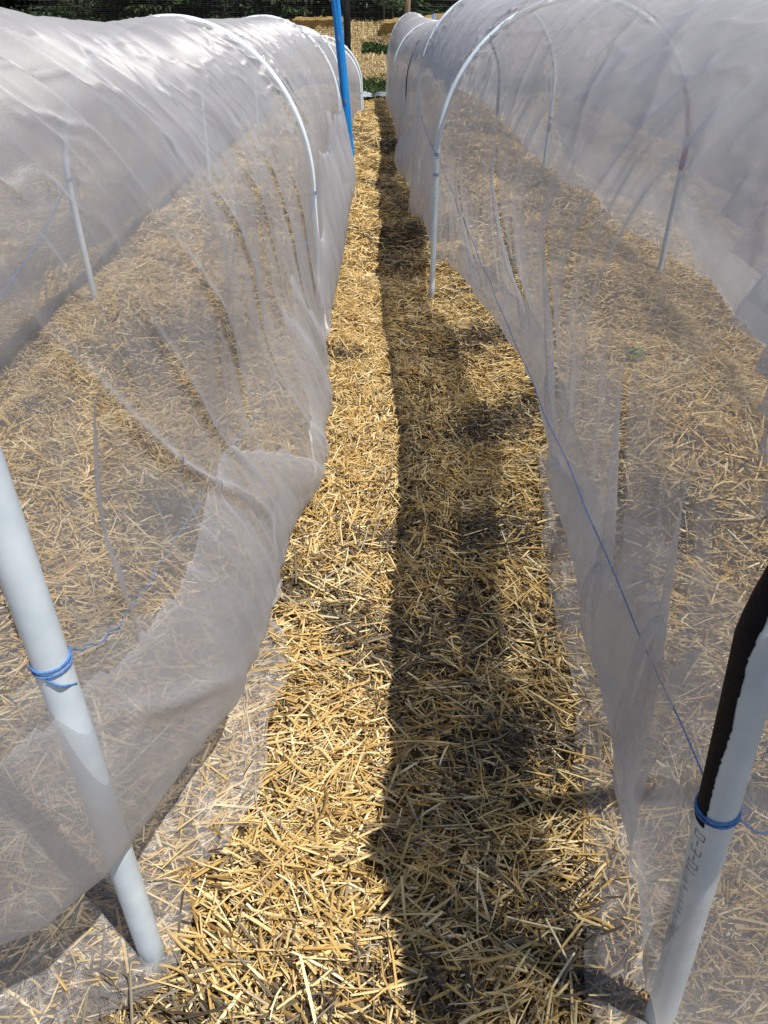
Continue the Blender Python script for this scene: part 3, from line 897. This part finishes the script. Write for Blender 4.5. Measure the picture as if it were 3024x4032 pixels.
# ------------------------------------------------------------------ plastic sheet at the end of the path
sx = np.linspace(-.42, .22, 40); sy = np.linspace(13.4, 13.95, 16)
X, Y = np.meshgrid(sx, sy, indexing='ij')
Z = terr(X, Y) + .05 + .03 * np.abs(vnoise(X * 9, Y * 5, 4)) + .02 * vnoise(X * 20, Y * 9, 5)
sh = mesh_np('plastic_sheet', np.stack([X, Y + .06 * vnoise(X * 6, X * 0, 3), Z], -1).reshape(-1, 3), grid_faces(40, 16), M_sheet)
tag(sh, 'crumpled pale grey plastic sheet lying at the far end of the path', 'plastic sheet')

# ------------------------------------------------------------------ weeds, grass
def blades(n, x0, x1, y0, y1, h0, h1, w_, seed, pal, leafy=False, dens=None):
    r = np.random.default_rng(seed)
    x = r.uniform(x0, x1, n); y = r.uniform(y0, y1, n)
    if dens is not None:
        k = r.random(n) < dens(x, y); x = x[k]; y = y[k]; n = len(x)
    z = terr(x, y) + .02
    h = r.uniform(h0, h1, n); az = r.uniform(0, 2 * np.pi, n); ln = r.uniform(.1, .9, n)
    d = np.stack([np.cos(az), np.sin(az), 0 * az], 1); s_ = np.stack([-np.sin(az), np.cos(az), 0 * az], 1)
    B = np.stack([x, y, z], 1)
    if leafy: B[:, 2] += r.uniform(0, 1, n) ** 1.2 * h1 * (.4 + .6 * np.clip(fbm(x * 3, y * 3, seed, 2) + .5, 0, 1))
    up = np.array([0, 0, 1.0])
    hh = h[:, None] * (.35 if leafy else 1)
    M = B + d * (hh * .25 * ln[:, None]) + up * hh * .6
    T = B + d * (hh * ln[:, None]) + up * hh * (1 - .4 * ln[:, None])
    ww = w_ * r.uniform(.6, 1.3, n)[:, None]
    V = np.stack([B - s_ * ww * .5, B + s_ * ww * .5, M + s_ * ww, M - s_ * ww, T], 1).reshape(-1, 3)
    o = (np.arange(n) * 5)[:, None]
    F = np.array([[0, 1, 2, 3]]) + o; F3 = np.array([[3, 2, 4]]) + o
    c = np.array(pal)[r.integers(0, len(pal), n)] * r.uniform(.7, 1.2, n)[:, None]
    return V, F, F3, np.repeat(c, 5, 0)
GREEN = [(.05, .10, .02), (.08, .15, .03), (.035, .07, .02), (.12, .17, .05)]
V, F, F3, c = blades(16000, -3.5, 3.5, 13.9, 15.4, .05, .15, .013, 61, GREEN, True)
tag(mesh_np('weeds', V, F, M_leaf, None, False, c, F3), 'low dark green weeds growing thickly in front of the mesh fence', 'weeds', kind='stuff')
V, F, F3, c = blades(9000, -.45, 2.0, 17.6, 18.5, .06, .16, .02, 62, [(.04, .09, .02), (.03, .06, .02)], True)
tag(mesh_np('grass', V, F, M_leaf, None, False, c, F3), 'strip of dark green grass in the straw covered field', 'grass', kind='stuff')
V, F, F3, c = blades(60000, -17, 17, 15.5, 25.5, .06, .22, .03, 63, [(.02, .04, .01), (.035, .065, .018), (.05, .09, .02)], True, lambda x, y: np.where((x < -2.5) | (x > 4.5) | (y > 22.3), 1.0, 0.0) * np.where(np.abs(x) < 13, 1, .5))
tag(mesh_np('undergrowth', V, F, M_leaf, None, False, c, F3), 'dark bushy undergrowth along the foot of the trees', 'undergrowth', kind='stuff')

# loose straw over the field
r = np.random.default_rng(5); n = 42000
x = r.uniform(-2.4, 4.6, n); y = r.uniform(15.4, 22.5, n)
g = ~((x > -.45) & (x < 2.0) & (y > 17.6) & (y < 18.5)); x = x[g]; y = y[g]; n = len(x)
az = r.uniform(0, 2 * np.pi, n); L_ = r.uniform(.04, .12, n); tl = r.normal(0, .4, n)
d = np.stack([np.cos(az) * np.cos(tl), np.sin(az) * np.cos(tl), np.sin(tl)], 1) * L_[:, None]
s_ = np.stack([-np.sin(az), np.cos(az), 0 * az], 1) * .006
B = np.stack([x, y, terr(x, y) + .05 + .05 * fbm(x * .8, y * 1.1, 5, 3)], 1)
V = np.stack([B - d - s_, B - d + s_, B + d + s_, B + d - s_], 1).reshape(-1, 3)
c = np.array([(.60, .47, .25), (.72, .60, .38), (.42, .31, .15), (.5, .4, .22)])[r.integers(0, 4, n)]
tag(mesh_np('field_straw', V, np.arange(n * 4).reshape(-1, 4), M_straw, None, False, np.repeat(c, 4, 0)), 'pale loose straw scattered over the field behind the mesh fence', 'straw', kind='stuff')

# ------------------------------------------------------------------ straw stacks
def bale_stack(x0, x1, y, dep, h0, h1, label, seed):
    nx, nz, ny = 60, 12, 8
    u = np.linspace(0, 1, nx)
    prof = np.array([(0, 0), (.03, .55), (.0, 1.0), (.5, 1.03), (1.0, 1.0), (.97, .5), (1, 0)])
    pr = catmull(np.hstack([prof, np.zeros((7, 1))]), 8)[:, :2]
    m = len(pr)
    P = np.zeros((nx, m, 3))
    for i, t in enumerate(u):
        h = (h0 + (h1 - h0) * t) * min(1, .75 + 8 * min(t, 1 - t))
        P[i, :, 0] = x0 + (x1 - x0) * t
        P[i, :, 1] = y + dep * pr[:, 0]
        P[i, :, 2] = terr(x0, y) - .03 + h * pr[:, 1]
    nz_ = fbm(P[..., 0] * 7, P[..., 2] * 9 + P[..., 1] * 5, seed, 3) * .05
    P[..., 1] -= nz_; P[..., 2] += nz_ * .6
    o = mesh_np('straw_stack', P.reshape(-1, 3), grid_faces(nx, m), M_bale)
    # ends
    return tag(o, label, 'straw stack', 'stacks of baled straw')
bale_stack(-.10, 3.2, 19.6, .8, .36, .62, 'golden straw stack with a rounded end in the field, green strip before it', 71)
bale_stack(-2.15, -.95, 20.6, .8, .28, .30, 'low golden straw stack seen behind the blue post', 72)

# ------------------------------------------------------------------ fences
def mesh_fence(x0, x1, y, z0, z1, cell, rr, label, posts, mat, post_mat, pr, name='mesh_fence', tilt=0):
    b = MB()
    def strand(p, q, n=2):
        t = np.linspace(0, 1, n)[:, None]
        P = np.array(p) + (np.array(q) - np.array(p)) * t
        b.tube(P, rr, 3, False)
    nx = int((x1 - x0) / cell); nz = int((z1 - z0) / cell)
    for i in range(nx + 1):
        x = x0 + i * cell
        strand((x, y, z0), (x + .01 * math.sin(i), y, z1))
    for k in range(nz + 1):
        z = z0 + k * cell
        xx = np.linspace(x0, x1, 50)
        P = np.stack([xx, 0 * xx + y + rr, z + .012 * np.sin(xx * 1.3 + 1) + tilt * xx], 1)
        b.tube(P, rr, 3, False)
    root = bpy.data.objects.new(name, None); COL.objects.link(root)
    o = b.build('mesh', mat, root, False)
    for px in posts:
        tube('fence_post', [(px, y + pr + .01, terr(px, y) - .3), (px + .0, y + pr + .01, (z0 + z1) / 2), (px + .01, y + pr + .01, z1 + .1)], pr, post_mat, root, 12)
    tag(root, label, 'fence')
    return root
mesh_fence(-5.5, 5.5, 14.3, -.2, 1.9, .028, .0017, 'fine black mesh fence crossing behind the tunnels', [-.60, 1.95, 4.4], M_meshfence, M_blackpost, .055)
mesh_fence(-9, 11, 21.9, .45, 2.4, .12, .003, 'tall open wire fence at the foot of the trees', [-7.6, -5.6, -3.9, -3.1, -1.9, -1.0, .0, 2.6, 4.0], M_wire, M_stake, .022, 'wire_fence')
wp = tube('wooden_post', [(.47, 18.9, terr(0, 18.9) - .3), (.50, 18.9, 1.0), (.46, 18.9, 2.4)], [.065, .06, .058], M_wood, None, 12)
tag(wp, 'weathered round wooden post rising above the small last hoop', 'post')
wp = tube('wooden_post', [(2.45, 18.9, terr(0, 18.9) - .3), (2.45, 18.9, 1.0), (2.42, 18.9, 2.4)], [.065, .06, .058], M_bark, None, 12)
tag(wp, 'darker brown wooden post further along, just over the big arched hoop', 'post')
st = tube('blue_stake', [(.90, 16.0, terr(.9, 16) - .2), (.90, 16.0, .3), (.895, 16.0, .86)], .022, M_blue, None, 12)
tag(st, 'short sky blue stake standing beyond the end of the hooped tunnel', 'stake')
# purple topped garden stake
ps = bpy.data.objects.new('garden_light', None); COL.objects.link(ps); ps.location = (1.0, 16.0, terr(1.1, 16))
tube('stake', [(0, 0, -.1), (0, 0, .70)], .008, M_stake, ps, 8)
tube('lamp_body', [(0, 0, .68), (0, 0, .72), (0, 0, .82)], [.02, .034, .038], M_blackpost, ps, 10)
tube('cap', [(0, 0, .81), (0, 0, .82), (0, 0, .86), (0, 0, .895), (0, 0, .92)], [.066, .064, .036, .012, .003], M_purple, ps, 16)
tag(ps, 'garden light with a purple cone cap on a thin stake beside the blue stake', 'garden light')

# ------------------------------------------------------------------ conifers behind the field
def conifer_mesh(seed, H=8.5, nb=150):
    r = np.random.default_rng(seed)
    tr = MB(); tr.tube([(0, 0, -.2), (0, 0, H * .4), (.05, 0, H * .98)], [.17, .11, .015], 9)
    Vs = []; cols = []
    for b in range(nb):
        f = (b + r.random()) / nb
        z = .15 + (H - .3) * f ** 1.45
        Lb = (1 - z / H) ** .8 * 2.6 * r.uniform(.7, 1.12) + .15
        az = r.uniform(0, 2 * np.pi)
        droop = r.uniform(.12, .34)
        tt = np.linspace(0, 1, 9)
        dx = math.cos(az); dy = math.sin(az)
        P = np.stack([dx * Lb * tt, dy * Lb * tt, z + .15 * Lb * tt - droop * Lb * tt ** 2 + .06 * Lb * tt ** 4], 1)
        tr.tube(P[:7], np.linspace(.022, .006, 7), 4, False)
        nl = int(170 * (Lb / 2.6) + 24)
        t = r.uniform(.12, 1.0, nl)
        C = np.stack([np.interp(t, tt, P[:, k]) for k in range(3)], 1)
        side = r.choice([-1, 1], nl)
        sp = (1 - t) * .55 * Lb * .6 * r.uniform(.1, 1, nl) + .03
        C[:, 0] += -dy * side * sp + dx * sp * .5; C[:, 1] += dx * side * sp + dy * sp * .5
        C[:, 2] += -.35 * sp + r.normal(0, .03, nl)
        d = np.stack([dx * .8 - dy * side * .7, dy * .8 + dx * side * .7, -.25 + r.normal(0, .25, nl)], 1)
        d += r.normal(0, .25, (nl, 3)); d /= np.linalg.norm(d, axis=1)[:, None]
        u = np.array([0, 0, 1.0]) + r.normal(0, .4, (nl, 3))
        s_ = np.cross(d, u); s_ /= np.linalg.norm(s_, axis=1)[:, None]
        l = r.uniform(.07, .15, nl)[:, None]; ww = r.uniform(.015, .036, nl)[:, None]
        Vs.append(np.stack([C - d * l * .6, C - s_ * ww, C + d * l, C + s_ * ww], 1).reshape(-1, 3))
        c = np.array([(.020, .042, .013), (.032, .062, .018), (.055, .095, .028), (.014, .03, .012)])[r.choice(4, nl, p=[.35, .3, .15, .2])]
        cols.append(np.repeat(c * r.uniform(.7, 1.2, nl)[:, None], 4, 0))
    V = np.vstack(Vs)
    return tr, V, np.arange(len(V)).reshape(-1, 4), np.vstack(cols)
TP = []
for k in range(3):
    root = bpy.data.objects.new('conifer', None); COL.objects.link(root)
    tr, V, F, c = conifer_mesh(90 + k)
    tr.build('trunk', M_bark, root)
    mesh_np('crown', V, F, M_leaf, root, False, c)
    TP.append(root)
spots = []
for i in range(15):
    spots.append((-14 + i * 1.9 + random.uniform(-.35, .35), 23.9 + random.uniform(-.5, .7)))
for i in range(13):
    spots.append((-17 + i * 2.7 + random.uniform(-.5, .5), 26.4 + random.uniform(-.5, .9)))
tl = 'dark green conifer in the dense row of trees behind the field'
for i, (x, y) in enumerate(spots):
    if i < 3: o = TP[i]
    else:
        p = TP[i % 3]; o = p.copy(); COL.objects.link(o)
        for ch in p.children:
            cc = ch.copy(); COL.objects.link(cc); cc.parent = o
    o.location = (x, y, terr(x, y)); o.rotation_euler = (0, 0, random.uniform(0, 6.28))
    sc_ = random.uniform(.9, 1.15); o.scale = (sc_, sc_, sc_)
    tag(o, tl, 'tree', 'conifers lining the back of the field')
# dark wood behind the first rows of trees
